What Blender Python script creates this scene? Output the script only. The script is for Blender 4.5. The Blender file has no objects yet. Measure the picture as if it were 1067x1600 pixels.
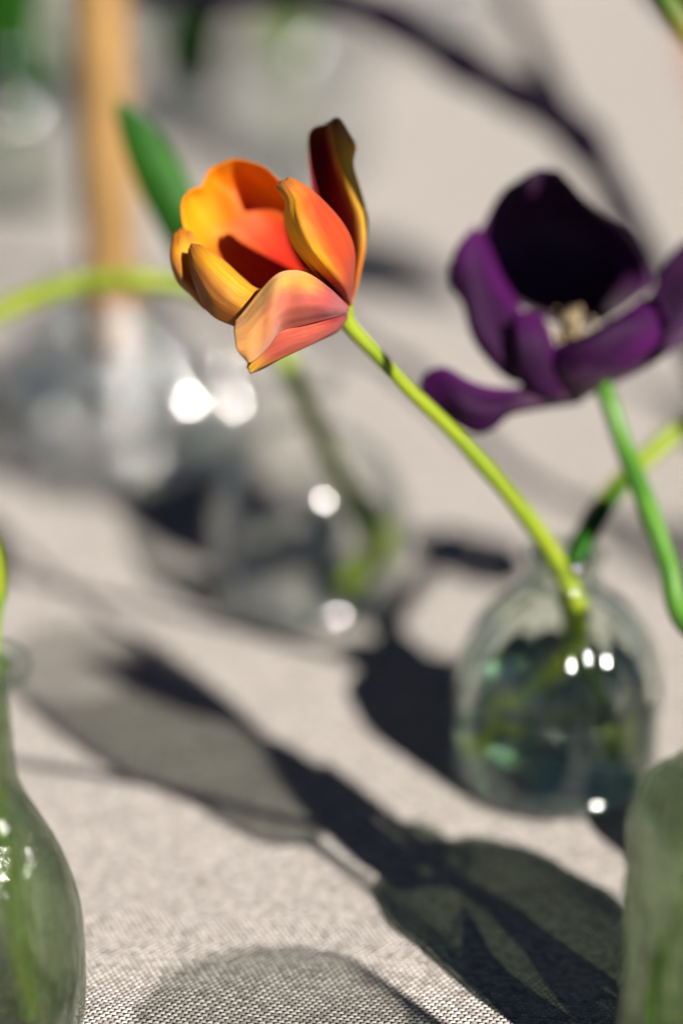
import bpy, bmesh, math, random
from mathutils import Vector, Matrix, noise
R = math.radians
random.seed(7)
scene = bpy.context.scene
C = scene.collection

# ------------------------------------------------------------------ camera
H, PITCH, LENS = 0.492, R(25), 85.0
FPX = LENS / 36.0 * 1600.0
cam = bpy.data.cameras.new('camera')
cam.sensor_fit = 'VERTICAL'; cam.sensor_height = 36; cam.sensor_width = 24; cam.lens = LENS
cam.clip_start = 0.02; cam.clip_end = 500
cam.dof.use_dof = True; cam.dof.focus_distance = 0.802; cam.dof.aperture_fstop = 1.8
camo = bpy.data.objects.new('camera', cam); C.objects.link(camo)
camo.location = (0, 0, H); camo.rotation_euler = (math.pi / 2 - PITCH, 0, 0)
scene.camera = camo

# ------------------------------------------------------------------ light
ELEV, AZ = R(38), R(36)          # the sun stands behind the camera to the right
SUN = Vector((math.sin(AZ) * math.cos(ELEV), -math.cos(AZ) * math.cos(ELEV), math.sin(ELEV)))
world = bpy.data.worlds.new('World'); scene.world = world; world.use_nodes = True
wn = world.node_tree.nodes; wl = world.node_tree.links
sky = wn.new('ShaderNodeTexSky'); sky.sky_type = 'NISHITA'; sky.sun_disc = False
sky.sun_elevation = ELEV; sky.sun_rotation = math.atan2(SUN.x, SUN.y)
sky.altitude = 3000; sky.air_density = 0.22; sky.dust_density = 0.25; sky.ozone_density = 0.2
wn['Background'].inputs['Strength'].default_value = 0.05
wl.new(sky.outputs['Color'], wn['Background'].inputs['Color'])
sl = bpy.data.lights.new('sun', 'SUN'); sl.energy = 5.0; sl.angle = R(0.53); sl.color = (1.0, 0.94, 0.87)
so = bpy.data.objects.new('sun', sl); C.objects.link(so)
so.rotation_euler = SUN.to_track_quat('Z', 'Y').to_euler(); so.location = (1, -1, 2)
scene.view_settings.view_transform = 'Standard'; scene.view_settings.look = 'None'
scene.view_settings.exposure = 0.97
cy = scene.cycles
cy.max_bounces = 20; cy.transmission_bounces = 16; cy.transparent_max_bounces = 24; cy.glossy_bounces = 6; cy.diffuse_bounces = 3
cy.caustics_reflective = False; cy.caustics_refractive = True
cy.sample_clamp_direct = 0; cy.sample_clamp_indirect = 60; cy.blur_glossy = 0.1
cy.use_denoising = True; cy.use_adaptive_sampling = False

# ------------------------------------------------------------------ helpers
cp, sp = math.cos(PITCH), math.sin(PITCH)
def P(x, y, d):                      # point seen at photo pixel (x, y), d metres along the camera axis
    a = (x - 533.5) / FPX * d; b = -(y - 800) / FPX * d
    return Vector((a, d * cp + b * sp, H - d * sp + b * cp))
def G(x, y, z=0.0):                  # point of the table seen at (x, y)
    v = P(x, y, 1.0) - Vector((0, 0, H)); t = (z - H) / v.z
    return Vector((0, 0, H)) + v * t
def S(x, y, h):                      # point at height h whose shadow falls at (x, y)
    return G(x, y) + SUN * (h / SUN.z)
def SA(s, a, h=0.0):                 # table point from across / along the shadow direction, lifted to h on the same sun ray
    X = math.cos(AZ) * s - math.sin(AZ) * a; Y = math.sin(AZ) * s + math.cos(AZ) * a
    return Vector((X, Y, 0)) + SUN * (h / SUN.z)

def cr(p0, p1, p2, p3, t):
    return 0.5 * ((2 * p1) + (p2 - p0) * t + (2 * p0 - 5 * p1 + 4 * p2 - p3) * t * t + (3 * p1 - p0 - 3 * p2 + p3) * t ** 3)
def spline(pts, n):
    pts = [p.copy() if hasattr(p, 'copy') else p for p in pts]
    e = [2 * pts[0] - pts[1]] + pts + [2 * pts[-1] - pts[-2]]
    out = []
    m = len(pts) - 1
    for i in range(n + 1):
        f = i / n * m; k = min(int(f), m - 1)
        out.append(cr(e[k], e[k + 1], e[k + 2], e[k + 3], f - k))
    return out

def link(name, me, mat, parent=None):
    if mat: me.materials.append(mat)
    o = bpy.data.objects.new(name, me); C.objects.link(o)
    if parent:
        o.parent = parent; o.matrix_parent_inverse = Matrix.Translation(parent.location).inverted()
    return o
def mesh(name, verts, faces, smooth=True, uvs=None):
    me = bpy.data.meshes.new(name); me.from_pydata([tuple(v) for v in verts], [], faces); me.update()
    if uvs:
        l = me.uv_layers.new(name='uv')
        for lp in me.loops: l.data[lp.index].uv = uvs[lp.vertex_index]
    if smooth: me.polygons.foreach_set('use_smooth', [True] * len(me.polygons))
    return me
def thing(name, label, cat, loc=(0, 0, 0), group=None):
    o = bpy.data.objects.new(name, None); o.empty_display_size = 0.02
    C.objects.link(o); o.location = loc
    o['label'] = label; o['category'] = cat
    if group: o['group'] = group
    return o
def tag(o, label, cat, group=None):
    o['label'] = label; o['category'] = cat
    if group: o['group'] = group
    return o

def sheet(name, rows, mat, parent, nu=36, nv=44, thick=0.0007, wrinkle=0.0004, seed=0, ruffle=0.0, flip=False):
    """a curved leaf or petal through a grid of control points; solid, thinner at its rim"""
    cols = []
    for r in rows: cols.append(spline(r, nu))
    grid = []
    for j in range(nu + 1):
        grid.append(spline([c[j] for c in cols], nv))
    g = [[grid[j][i] for j in range(nu + 1)] for i in range(nv + 1)]
    def nrm(i, j):
        a = g[min(i + 1, nv)][j] - g[max(i - 1, 0)][j]; b = g[i][min(j + 1, nu)] - g[i][max(j - 1, 0)]
        n = a.cross(b)
        return n.normalized() if n.length > 1e-12 else Vector((0, 0, 1))
    N = [[nrm(i, j) for j in range(nu + 1)] for i in range(nv + 1)]
    for i in range(nv + 1):
        for j in range(nu + 1):
            u = j / nu; v = i / nv
            w = noise.noise(Vector((u * 9 + seed * 7.3, v * 2.2, seed))) * wrinkle + noise.noise(Vector((u * 2.5 + seed, v * 2.5, seed * 3.1))) * wrinkle * 2
            e = abs(2 * u - 1) ** 4 * v
            w += ruffle * e * math.sin(v * 17 + seed * 2 + u * 3)
            g[i][j] = g[i][j] + N[i][j] * w * min(1, v * 3)
    verts = []; uvs = []; faces = []
    n1 = (nu + 1) * (nv + 1)
    for s in (1, -1):
        for i in range(nv + 1):
            for j in range(nu + 1):
                u = j / nu; v = i / nv
                t = thick * 0.5 * (1 - 0.6 * abs(2 * u - 1) ** 3) * (1 - 0.5 * v ** 3)
                verts.append(g[i][j] + N[i][j] * t * s); uvs.append((u, v))
    W = nu + 1
    for i in range(nv):
        for j in range(nu):
            a, b, c, d = i * W + j, i * W + j + 1, (i + 1) * W + j + 1, (i + 1) * W + j
            faces.append((a, b, c, d)); faces.append((n1 + d, n1 + c, n1 + b, n1 + a))
    for i in range(nv):
        for j in (0, nu):
            a, b = i * W + j, (i + 1) * W + j
            faces.append((a, b, n1 + b, n1 + a) if j == 0 else (b, a, n1 + a, n1 + b))
    for j in range(nu):
        for i in (0, nv):
            a, b = i * W + j, i * W + j + 1
            faces.append((b, a, n1 + a, n1 + b) if i == 0 else (a, b, n1 + b, n1 + a))
    return link(name, mesh(name, verts, faces, True, uvs), mat, parent)

def tube(name, pts, rads, mat, parent=None, n=60, m=16, caps=True, wob=0.0):
    p = spline(pts, n); rr = spline([Vector((r, 0, 0)) for r in rads], n)
    verts, faces, uvs = [], [], []
    up = Vector((0.3, 1, 0.2)).normalized(); prev = None
    for i in range(n + 1):
        t = (p[min(i + 1, n)] - p[max(i - 1, 0)]).normalized()
        x = (up - t * up.dot(t)).normalized() if prev is None else (prev - t * prev.dot(t)).normalized()
        prev = x; y = t.cross(x)
        r = rr[i].x * (1 + wob * noise.noise(p[i] * 60))
        for k in range(m):
            a = 2 * math.pi * k / m
            verts.append(p[i] + (x * math.cos(a) + y * math.sin(a)) * r); uvs.append((k / m, i / n))
    for i in range(n):
        for k in range(m):
            faces.append((i * m + k, i * m + (k + 1) % m, (i + 1) * m + (k + 1) % m, (i + 1) * m + k))
    if caps:
        faces.append(tuple(reversed(range(m)))); faces.append(tuple(n * m + k for k in range(m)))
    return link(name, mesh(name, verts, faces, True, uvs), mat, parent)

def lathe(name, prof, loc, mat, parent=None, seg=96, fn=None, smooth=True):
    """closed profile [(r, z)...] turned about the vertical; fn(r, z, angle) -> r reshapes it"""
    verts, faces = [], []; rings = []
    for (r, z) in prof:
        if r < 1e-6:
            rings.append([len(verts)]); verts.append(Vector((0, 0, z)) + loc)
        else:
            ring = []
            for k in range(seg):
                a = 2 * math.pi * k / seg
                q = fn(r, z, a) if fn else r
                ring.append(len(verts)); verts.append(Vector((q * math.cos(a), q * math.sin(a), z)) + loc)
            rings.append(ring)
    closed = not (len(rings[0]) == 1 or len(rings[-1]) == 1)
    pairs = list(zip(rings, rings[1:])) + ([(rings[-1], rings[0])] if closed else [])
    for A, B in pairs:
        for k in range(seg):
            k2 = (k + 1) % seg
            if len(A) == 1 and len(B) == 1: continue
            if len(A) == 1: faces.append((A[0], B[k2], B[k]))
            elif len(B) == 1: faces.append((A[k], A[k2], B[0]))
            else: faces.append((A[k], A[k2], B[k2], B[k]))
    me = mesh(name, verts, faces, smooth)
    bm = bmesh.new(); bm.from_mesh(me); bmesh.ops.recalc_face_normals(bm, faces=bm.faces); bm.to_mesh(me); bm.free()
    if smooth: me.polygons.foreach_set('use_smooth', [True] * len(me.polygons))
    return link(name, me, mat, parent)
def smooth_prof(pts, n=6):
    v = [Vector((a, b, 0)) for a, b in pts]
    out = spline(v, n * (len(pts) - 1))
    return [(max(0.0, q.x), q.y) for q in out]

# ------------------------------------------------------------------ materials
def newmat(name):
    m = bpy.data.materials.new(name); m.use_nodes = True
    nt = m.node_tree; nt.nodes.clear()
    out = nt.nodes.new('ShaderNodeOutputMaterial')
    return m, nt, out
def nd(nt, t, **kw):
    n = nt.nodes.new(t)
    for k, v in kw.items():
        if k in n.inputs.keys() if hasattr(n.inputs, 'keys') else False: n.inputs[k].default_value = v
        else: setattr(n, k, v)
    return n
def math_n(nt, op, a, b=None, c=None):
    n = nt.nodes.new('ShaderNodeMath'); n.operation = op
    for i, v in enumerate((a, b, c)):
        if v is None: continue
        if isinstance(v, (int, float)): n.inputs[i].default_value = v
        else: nt.links.new(v, n.inputs[i])
    return n.outputs[0]
def ramp(nt, fac, stops, interp='EASE'):
    n = nt.nodes.new('ShaderNodeValToRGB'); n.color_ramp.interpolation = interp
    e = n.color_ramp.elements
    while len(e) > 1: e.remove(e[-1])
    e[0].position = stops[0][0]; e[0].color = (*stops[0][1], 1)
    for p, c in stops[1:]:
        q = e.new(p); q.color = (*c, 1)
    nt.links.new(fac, n.inputs[0]); return n.outputs[0]
def mix(nt, fac, a, b, mode='MIX'):
    n = nt.nodes.new('ShaderNodeMix'); n.data_type = 'RGBA'; n.blend_type = mode
    for sock, v in ((n.inputs[0], fac), (n.inputs[6], a), (n.inputs[7], b)):
        if isinstance(v, (int, float)): sock.default_value = v
        elif isinstance(v, tuple): sock.default_value = (*v, 1)
        else: nt.links.new(v, sock)
    return n.outputs[2]

def petal_mat(name, base, mid, edge, tip, veins=(0.5, 0.2, 0.05), trans=0.45, rough=0.42, warm=(1, 1, 1), vein_amt=0.35, e0=0.45, sheen=0.15, b1=0.32, asym=0, t0=0.62, b0=0.10):
    m, nt, out = newmat(name)
    uv = nd(nt, 'ShaderNodeUVMap'); uv.uv_map = 'uv'
    sep = nd(nt, 'ShaderNodeSeparateXYZ'); nt.links.new(uv.outputs[0], sep.inputs[0])
    U, V = sep.outputs[0], sep.outputs[1]
    # large wandering of the borders between the colours
    nz = nd(nt, 'ShaderNodeTexNoise'); nz.inputs['Scale'].default_value = 2.6; nz.inputs['Detail'].default_value = 3
    tc = nd(nt, 'ShaderNodeTexCoord'); obj = tc.outputs['Object']
    mp0 = nd(nt, 'ShaderNodeMapping'); mp0.inputs['Scale'].default_value = (1, 1, 1); nt.links.new(uv.outputs[0], mp0.inputs[0]); nt.links.new(mp0.outputs[0], nz.inputs['Vector'])
    # veins run along the petal
    mp = nd(nt, 'ShaderNodeMapping'); mp.inputs['Scale'].default_value = (52, 1.3, 1); nt.links.new(uv.outputs[0], mp.inputs[0])
    vn = nd(nt, 'ShaderNodeTexNoise'); vn.inputs['Scale'].default_value = 1.0; vn.inputs['Detail'].default_value = 5; vn.inputs['Roughness'].default_value = 0.62
    nt.links.new(mp.outputs[0], vn.inputs['Vector'])
    d = math_n(nt, 'ABSOLUTE', math_n(nt, 'SUBTRACT', math_n(nt, 'MULTIPLY', U, 2.0), 1.0)) if asym == 0 else (U if asym > 0 else math_n(nt, 'SUBTRACT', 1.0, U))
    w = math_n(nt, 'MULTIPLY', math_n(nt, 'SUBTRACT', nz.outputs[0], 0.5), 0.45)
    vv = math_n(nt, 'MULTIPLY', math_n(nt, 'SUBTRACT', vn.outputs[0], 0.5), 0.35)
    de = math_n(nt, 'ADD', math_n(nt, 'ADD', d, w), vv)
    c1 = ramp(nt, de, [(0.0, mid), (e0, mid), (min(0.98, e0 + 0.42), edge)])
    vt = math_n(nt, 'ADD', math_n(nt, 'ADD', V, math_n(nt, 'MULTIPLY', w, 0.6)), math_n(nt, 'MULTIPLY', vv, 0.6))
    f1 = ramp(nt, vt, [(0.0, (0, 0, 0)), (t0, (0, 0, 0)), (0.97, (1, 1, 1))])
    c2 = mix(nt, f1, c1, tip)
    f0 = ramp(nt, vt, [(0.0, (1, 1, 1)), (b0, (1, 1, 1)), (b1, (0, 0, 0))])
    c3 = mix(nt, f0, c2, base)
    fv = ramp(nt, vn.outputs[0], [(0.46, (0, 0, 0)), (0.62, (1, 1, 1))])
    fv2 = math_n(nt, 'MULTIPLY', fv, vein_amt)
    col = mix(nt, fv2, c3, veins)
    bs = nd(nt, 'ShaderNodeBsdfPrincipled'); nt.links.new(col, bs.inputs['Base Color'])
    bs.inputs['Roughness'].default_value = rough; bs.inputs['IOR'].default_value = 1.38
    bs.inputs['Sheen Weight'].default_value = sheen; bs.inputs['Sheen Roughness'].default_value = 0.4
    bm = nd(nt, 'ShaderNodeBump'); bm.inputs['Strength'].default_value = 0.8; bm.inputs['Distance'].default_value = 0.0004
    fine = nd(nt, 'ShaderNodeTexNoise'); fine.inputs['Scale'].default_value = 900; nt.links.new(obj, fine.inputs['Vector'])
    mpf = nd(nt, 'ShaderNodeMapping'); mpf.inputs['Scale'].default_value = (230, 5, 1); nt.links.new(uv.outputs[0], mpf.inputs[0])
    vf = nd(nt, 'ShaderNodeTexNoise'); vf.inputs['Scale'].default_value = 1.0; vf.inputs['Detail'].default_value = 3; nt.links.new(mpf.outputs[0], vf.inputs['Vector'])
    hh = math_n(nt, 'ADD', math_n(nt, 'ADD', vn.outputs[0], math_n(nt, 'MULTIPLY', vf.outputs[0], 0.6)), math_n(nt, 'MULTIPLY', fine.outputs[0], 0.15))
    nt.links.new(hh, bm.inputs['Height']); nt.links.new(bm.outputs[0], bs.inputs['Normal'])
    tr = nd(nt, 'ShaderNodeBsdfTranslucent'); tcx = mix(nt, 1.0, col, warm, 'MULTIPLY'); nt.links.new(tcx, tr.inputs['Color'])
    nt.links.new(bm.outputs[0], tr.inputs['Normal'])
    ms = nd(nt, 'ShaderNodeMixShader'); ms.inputs[0].default_value = trans
    nt.links.new(bs.outputs[0], ms.inputs[1]); nt.links.new(tr.outputs[0], ms.inputs[2]); nt.links.new(ms.outputs[0], out.inputs[0])
    return m
def green_mat(name, a, b, trans=0.3, rough=0.38, sc=(30, 2, 1), warm=(1, 1, 0.6)):
    m, nt, out = newmat(name)
    uv = nd(nt, 'ShaderNodeUVMap'); uv.uv_map = 'uv'
    mp = nd(nt, 'ShaderNodeMapping'); mp.inputs['Scale'].default_value = sc; nt.links.new(uv.outputs[0], mp.inputs[0])
    vn = nd(nt, 'ShaderNodeTexNoise'); vn.inputs['Scale'].default_value = 1.0; vn.inputs['Detail'].default_value = 4; nt.links.new(mp.outputs[0], vn.inputs['Vector'])
    tc = nd(nt, 'ShaderNodeTexCoord')
    n2 = nd(nt, 'ShaderNodeTexNoise'); n2.inputs['Scale'].default_value = 55; n2.inputs['Detail'].default_value = 3; nt.links.new(tc.outputs['Object'], n2.inputs['Vector'])
    f = math_n(nt, 'ADD', math_n(nt, 'MULTIPLY', vn.outputs[0], 0.6), math_n(nt, 'MULTIPLY', n2.outputs[0], 0.4))
    col = ramp(nt, f, [(0.36, a), (0.62, b)])
    bs = nd(nt, 'ShaderNodeBsdfPrincipled'); nt.links.new(col, bs.inputs['Base Color']); bs.inputs['Roughness'].default_value = rough
    bs.inputs['IOR'].default_value = 1.4
    bm = nd(nt, 'ShaderNodeBump'); bm.inputs['Strength'].default_value = 0.4; bm.inputs['Distance'].default_value = 0.0003
    nt.links.new(vn.outputs[0], bm.inputs['Height']); nt.links.new(bm.outputs[0], bs.inputs['Normal'])
    tr = nd(nt, 'ShaderNodeBsdfTranslucent'); nt.links.new(mix(nt, 1.0, col, warm, 'MULTIPLY'), tr.inputs['Color'])
    ms = nd(nt, 'ShaderNodeMixShader'); ms.inputs[0].default_value = trans
    nt.links.new(bs.outputs[0], ms.inputs[1]); nt.links.new(tr.outputs[0], ms.inputs[2]); nt.links.new(ms.outputs[0], out.inputs[0])
    return m
def glass_mat(name, tint=(0.93, 0.97, 0.94), rough=0.015, bump=0.3, scale=60, dist=0.001, clear=0.0, clear_tint=(0.7, 0.75, 0.7), stretch=(1, 1, 1), ior=1.5, power=1.6):
    """moulded glass; `clear` is the share of light that goes straight through the thin wall"""
    m, nt, out = newmat(name)
    g = nd(nt, 'ShaderNodeBsdfGlass'); g.inputs['Color'].default_value = (*tint, 1); g.inputs['Roughness'].default_value = rough; g.inputs['IOR'].default_value = ior
    tc = nd(nt, 'ShaderNodeTexCoord'); mp = nd(nt, 'ShaderNodeMapping'); mp.inputs['Scale'].default_value = stretch
    nt.links.new(tc.outputs['Object'], mp.inputs[0])
    nz = nd(nt, 'ShaderNodeTexNoise'); nz.inputs['Scale'].default_value = scale; nz.inputs['Detail'].default_value = 3; nz.inputs['Roughness'].default_value = 0.5
    nt.links.new(mp.outputs[0], nz.inputs['Vector'])
    bm = nd(nt, 'ShaderNodeBump'); bm.inputs['Strength'].default_value = bump; bm.inputs['Distance'].default_value = dist
    nt.links.new(nz.outputs[0], bm.inputs['Height']); nt.links.new(bm.outputs[0], g.inputs['Normal'])
    if clear > 0:      # thin wall: straight through where it is met head on, bent towards its outline
        t = nd(nt, 'ShaderNodeBsdfTransparent'); t.inputs['Color'].default_value = (*clear_tint, 1)
        lw = nd(nt, 'ShaderNodeLayerWeight'); lw.inputs['Blend'].default_value = 0.5
        f = math_n(nt, 'MULTIPLY', math_n(nt, 'SUBTRACT', 1.0, math_n(nt, 'POWER', lw.outputs['Facing'], power)), clear)
        ms = nd(nt, 'ShaderNodeMixShader'); nt.links.new(f, ms.inputs[0])
        nt.links.new(g.outputs[0], ms.inputs[1]); nt.links.new(t.outputs[0], ms.inputs[2]); nt.links.new(ms.outputs[0], out.inputs[0])
    else: nt.links.new(g.outputs[0], out.inputs[0])
    return m
def clear_mat(name, tint, rim, rough, bump, scale, dist, ior=1.52, bend=0.15, stretch=(1, 1, 1), bior=1.3):
    """thin-walled glass: light goes straight through, darker and greener towards the outline, with a real mirror share by Fresnel"""
    m, nt, out = newmat(name)
    tc = nd(nt, 'ShaderNodeTexCoord'); mp = nd(nt, 'ShaderNodeMapping'); mp.inputs['Scale'].default_value = stretch
    nt.links.new(tc.outputs['Object'], mp.inputs[0])
    nz = nd(nt, 'ShaderNodeTexNoise'); nz.inputs['Scale'].default_value = scale; nz.inputs['Detail'].default_value = 3
    nt.links.new(mp.outputs[0], nz.inputs['Vector'])
    bm = nd(nt, 'ShaderNodeBump'); bm.inputs['Strength'].default_value = bump; bm.inputs['Distance'].default_value = dist
    nt.links.new(nz.outputs[0], bm.inputs['Height'])
    lw = nd(nt, 'ShaderNodeLayerWeight'); lw.inputs['Blend'].default_value = 0.5; nt.links.new(bm.outputs[0], lw.inputs['Normal'])
    col = ramp(nt, lw.outputs['Facing'], [(0.0, tint), (0.55, tint), (0.97, rim)], 'EASE')
    t = nd(nt, 'ShaderNodeBsdfTransparent'); nt.links.new(col, t.inputs['Color'])
    sh = t.outputs[0]
    if bend > 0:
        r = nd(nt, 'ShaderNodeBsdfGlass'); r.inputs['Color'].default_value = (*tint, 1); r.inputs['Roughness'].default_value = 0.02; r.inputs['IOR'].default_value = bior
        nt.links.new(bm.outputs[0], r.inputs['Normal'])
        mb = nd(nt, 'ShaderNodeMixShader'); mb.inputs[0].default_value = bend
        nt.links.new(sh, mb.inputs[1]); nt.links.new(r.outputs[0], mb.inputs[2]); sh = mb.outputs[0]
    g = nd(nt, 'ShaderNodeBsdfGlossy'); g.inputs['Roughness'].default_value = rough; nt.links.new(bm.outputs[0], g.inputs['Normal'])
    fr = nd(nt, 'ShaderNodeFresnel'); fr.inputs['IOR'].default_value = ior; nt.links.new(bm.outputs[0], fr.inputs['Normal'])
    geo = nd(nt, 'ShaderNodeNewGeometry')
    # the mirror share seen from inside the wall equals that from outside
    f2 = math_n(nt, 'MINIMUM', fr.outputs[0], math_n(nt, 'ADD', ((ior - 1) / (ior + 1)) ** 2, math_n(nt, 'MULTIPLY', math_n(nt, 'POWER', lw.outputs['Facing'], 5.0), 0.8)))
    ms = nd(nt, 'ShaderNodeMixShader'); nt.links.new(f2, ms.inputs[0])
    nt.links.new(sh, ms.inputs[1]); nt.links.new(g.outputs[0], ms.inputs[2]); nt.links.new(ms.outputs[0], out.inputs[0])
    return m
def plain(name, col, rough=0.5, spec=0.5, sss=0.0, bump=0.0, scale=100):
    m, nt, out = newmat(name)
    bs = nd(nt, 'ShaderNodeBsdfPrincipled'); bs.inputs['Roughness'].default_value = rough; bs.inputs['Specular IOR Level'].default_value = spec
    tc = nd(nt, 'ShaderNodeTexCoord'); nz = nd(nt, 'ShaderNodeTexNoise'); nz.inputs['Scale'].default_value = scale; nz.inputs['Detail'].default_value = 4
    nt.links.new(tc.outputs['Object'], nz.inputs['Vector'])
    lo = tuple(c * 0.82 for c in col); hi = tuple(min(1, c * 1.15) for c in col)
    nt.links.new(ramp(nt, nz.outputs[0], [(0.35, lo), (0.65, hi)]), bs.inputs['Base Color'])
    if sss: bs.inputs['Subsurface Weight'].default_value = sss; bs.inputs['Subsurface Radius'].default_value = (0.01, 0.005, 0.002)
    if bump:
        bm = nd(nt, 'ShaderNodeBump'); bm.inputs['Strength'].default_value = bump; bm.inputs['Distance'].default_value = 0.001
        nt.links.new(nz.outputs[0], bm.inputs['Height']); nt.links.new(bm.outputs[0], bs.inputs['Normal'])
    nt.links.new(bs.outputs[0], out.inputs[0]); return m

def cloth_mat():
    m, nt, out = newmat('linen')
    tc = nd(nt, 'ShaderNodeTexCoord'); mp = nd(nt, 'ShaderNodeMapping'); mp.inputs['Rotation'].default_value = (0, 0, R(9))
    # slight wander of the threads
    nz = nd(nt, 'ShaderNodeTexNoise'); nz.inputs['Scale'].default_value = 14; nz.inputs['Detail'].default_value = 2
    nt.links.new(tc.outputs['Object'], nz.inputs['Vector'])
    va = nt.nodes.new('ShaderNodeVectorMath'); va.operation = 'SCALE'; va.inputs['Scale'].default_value = 0.007
    nt.links.new(nz.outputs['Color'], va.inputs[0])
    vb = nt.nodes.new('ShaderNodeVectorMath'); vb.operation = 'ADD'; nt.links.new(tc.outputs['Object'], vb.inputs[0]); nt.links.new(va.outputs[0], vb.inputs[1])
    nt.links.new(vb.outputs[0], mp.inputs[0])
    sep = nd(nt, 'ShaderNodeSeparateXYZ'); nt.links.new(mp.outputs[0], sep.inputs[0])
    px, py = 0.0023, 0.0017
    Y = math_n(nt, 'DIVIDE', sep.outputs[1], py); row = math_n(nt, 'FLOOR', Y)
    half = math_n(nt, 'MULTIPLY', math_n(nt, 'MODULO', row, 2.0), 0.5)
    X = math_n(nt, 'ADD', math_n(nt, 'DIVIDE', sep.outputs[0], px), half); colm = math_n(nt, 'FLOOR', X)
    sx = math_n(nt, 'SINE', math_n(nt, 'MULTIPLY', math_n(nt, 'FRACT', X), math.pi))
    sy = math_n(nt, 'SINE', math_n(nt, 'MULTIPLY', math_n(nt, 'FRACT', Y), math.pi))
    h = math_n(nt, 'POWER', math_n(nt, 'MULTIPLY', sx, sy), 0.6)
    cb = nd(nt, 'ShaderNodeCombineXYZ'); nt.links.new(colm, cb.inputs[0]); nt.links.new(row, cb.inputs[1])
    wn_ = nd(nt, 'ShaderNodeTexWhiteNoise'); nt.links.new(cb.outputs[0], wn_.inputs['Vector'])
    rv = wn_.outputs['Value']
    fib = nd(nt, 'ShaderNodeTexNoise'); fib.inputs['Scale'].default_value = 2500; fib.inputs['Detail'].default_value = 2; nt.links.new(tc.outputs['Object'], fib.inputs['Vector'])
    slub = nd(nt, 'ShaderNodeTexNoise'); slub.inputs['Scale'].default_value = 1.0; slub.inputs['Detail'].default_value = 3
    ms_ = nd(nt, 'ShaderNodeMapping'); ms_.inputs['Rotation'].default_value = (0, 0, R(9)); ms_.inputs['Scale'].default_value = (60, 800, 1); nt.links.new(tc.outputs['Object'], ms_.inputs[0]); nt.links.new(ms_.outputs[0], slub.inputs['Vector'])
    f = math_n(nt, 'ADD', math_n(nt, 'ADD', math_n(nt, 'MULTIPLY', rv, 0.45), math_n(nt, 'MULTIPLY', slub.outputs[0], 0.35)), math_n(nt, 'MULTIPLY', fib.outputs[0], 0.25))
    col = ramp(nt, f, [(0.26, (0.22, 0.19, 0.165)), (0.5, (0.50, 0.445, 0.40)), (0.78, (0.76, 0.70, 0.645))], 'LINEAR')
    hh = math_n(nt, 'ADD', math_n(nt, 'MULTIPLY', h, math_n(nt, 'ADD', 0.7, math_n(nt, 'MULTIPLY', rv, 0.5))), math_n(nt, 'MULTIPLY', fib.outputs[0], 0.22))
    bm = nd(nt, 'ShaderNodeBump'); bm.inputs['Strength'].default_value = 1.0; bm.inputs['Distance'].default_value = 0.0017
    nt.links.new(hh, bm.inputs['Height'])
    bs = nd(nt, 'ShaderNodeBsdfPrincipled'); nt.links.new(col, bs.inputs['Base Color']); bs.inputs['Roughness'].default_value = 0.85
    bs.inputs['Specular IOR Level'].default_value = 0.2; bs.inputs['Sheen Weight'].default_value = 0.35
    nt.links.new(bm.outputs[0], bs.inputs['Normal']); nt.links.new(bs.outputs[0], out.inputs[0])
    return m

M = {}
M['cloth'] = cloth_mat()
W_ = (1, 0.75, 0.35)
M['orange'] = petal_mat('orange_petal', (0.48, 0.08, 0.04), (0.60, 0.075, 0.014), (0.86, 0.46, 0.012), (0.74, 0.26, 0.04), (0.46, 0.03, 0.02), 0.32, 0.5, W_, 0.42, e0=0.28, sheen=0.05, asym=-1)
M['tulip_orange'] = petal_mat('plain_orange_petal', (0.52, 0.10, 0.05), (0.66, 0.10, 0.022), (0.86, 0.46, 0.012), (0.74, 0.26, 0.04), (0.60, 0.045, 0.03), 0.32, 0.5, W_, 0.3, e0=0.3, sheen=0.05)
M['orange_inside'] = petal_mat('orange_petal_inside', (0.50, 0.018, 0.008), (0.76, 0.17, 0.004), (0.86, 0.36, 0.004), (0.82, 0.29, 0.006), (0.66, 0.08, 0.006), 0.30, 0.5, (1, 0.7, 0.3), 0.25, e0=0.2, sheen=0.0, b1=0.66, b0=0.24)  # the petal's own red base, carried higher to deepen the shade inside the cup
M['blush'] = petal_mat('blush_petal', (0.48, 0.05, 0.06), (0.50, 0.105, 0.07), (0.84, 0.46, 0.05), (0.76, 0.37, 0.10), (0.45, 0.07, 0.05), 0.22, 0.5, W_, 0.3, e0=0.45, sheen=0.2, asym=-1, t0=0.30)
M['rust'] = petal_mat('rust_petal', (0.34, 0.03, 0.03), (0.48, 0.09, 0.05), (0.66, 0.22, 0.03), (0.82, 0.45, 0.03), (0.36, 0.03, 0.03), 0.25, 0.5, W_, 0.4, e0=0.35, sheen=0.1)
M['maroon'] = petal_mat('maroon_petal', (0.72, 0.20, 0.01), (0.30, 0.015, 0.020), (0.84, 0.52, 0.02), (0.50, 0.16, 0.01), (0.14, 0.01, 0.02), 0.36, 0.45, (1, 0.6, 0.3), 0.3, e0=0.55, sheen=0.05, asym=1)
M['amber'] = petal_mat('amber_petal', (0.40, 0.05, 0.02), (0.40, 0.13, 0.012), (0.80, 0.42, 0.012), (0.50, 0.17, 0.012), (0.20, 0.04, 0.012), 0.32, 0.5, W_, 0.4, e0=0.25, sheen=0.05, asym=1)
M['purple'] = petal_mat('purple_petal', (0.16, 0.08, 0.14), (0.036, 0.001, 0.044), (0.10, 0.003, 0.115), (0.085, 0.003, 0.10), (0.020, 0.001, 0.026), 0.42, 0.6, (1, 0.3, 0.95), 0.45, sheen=0.0)
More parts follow.
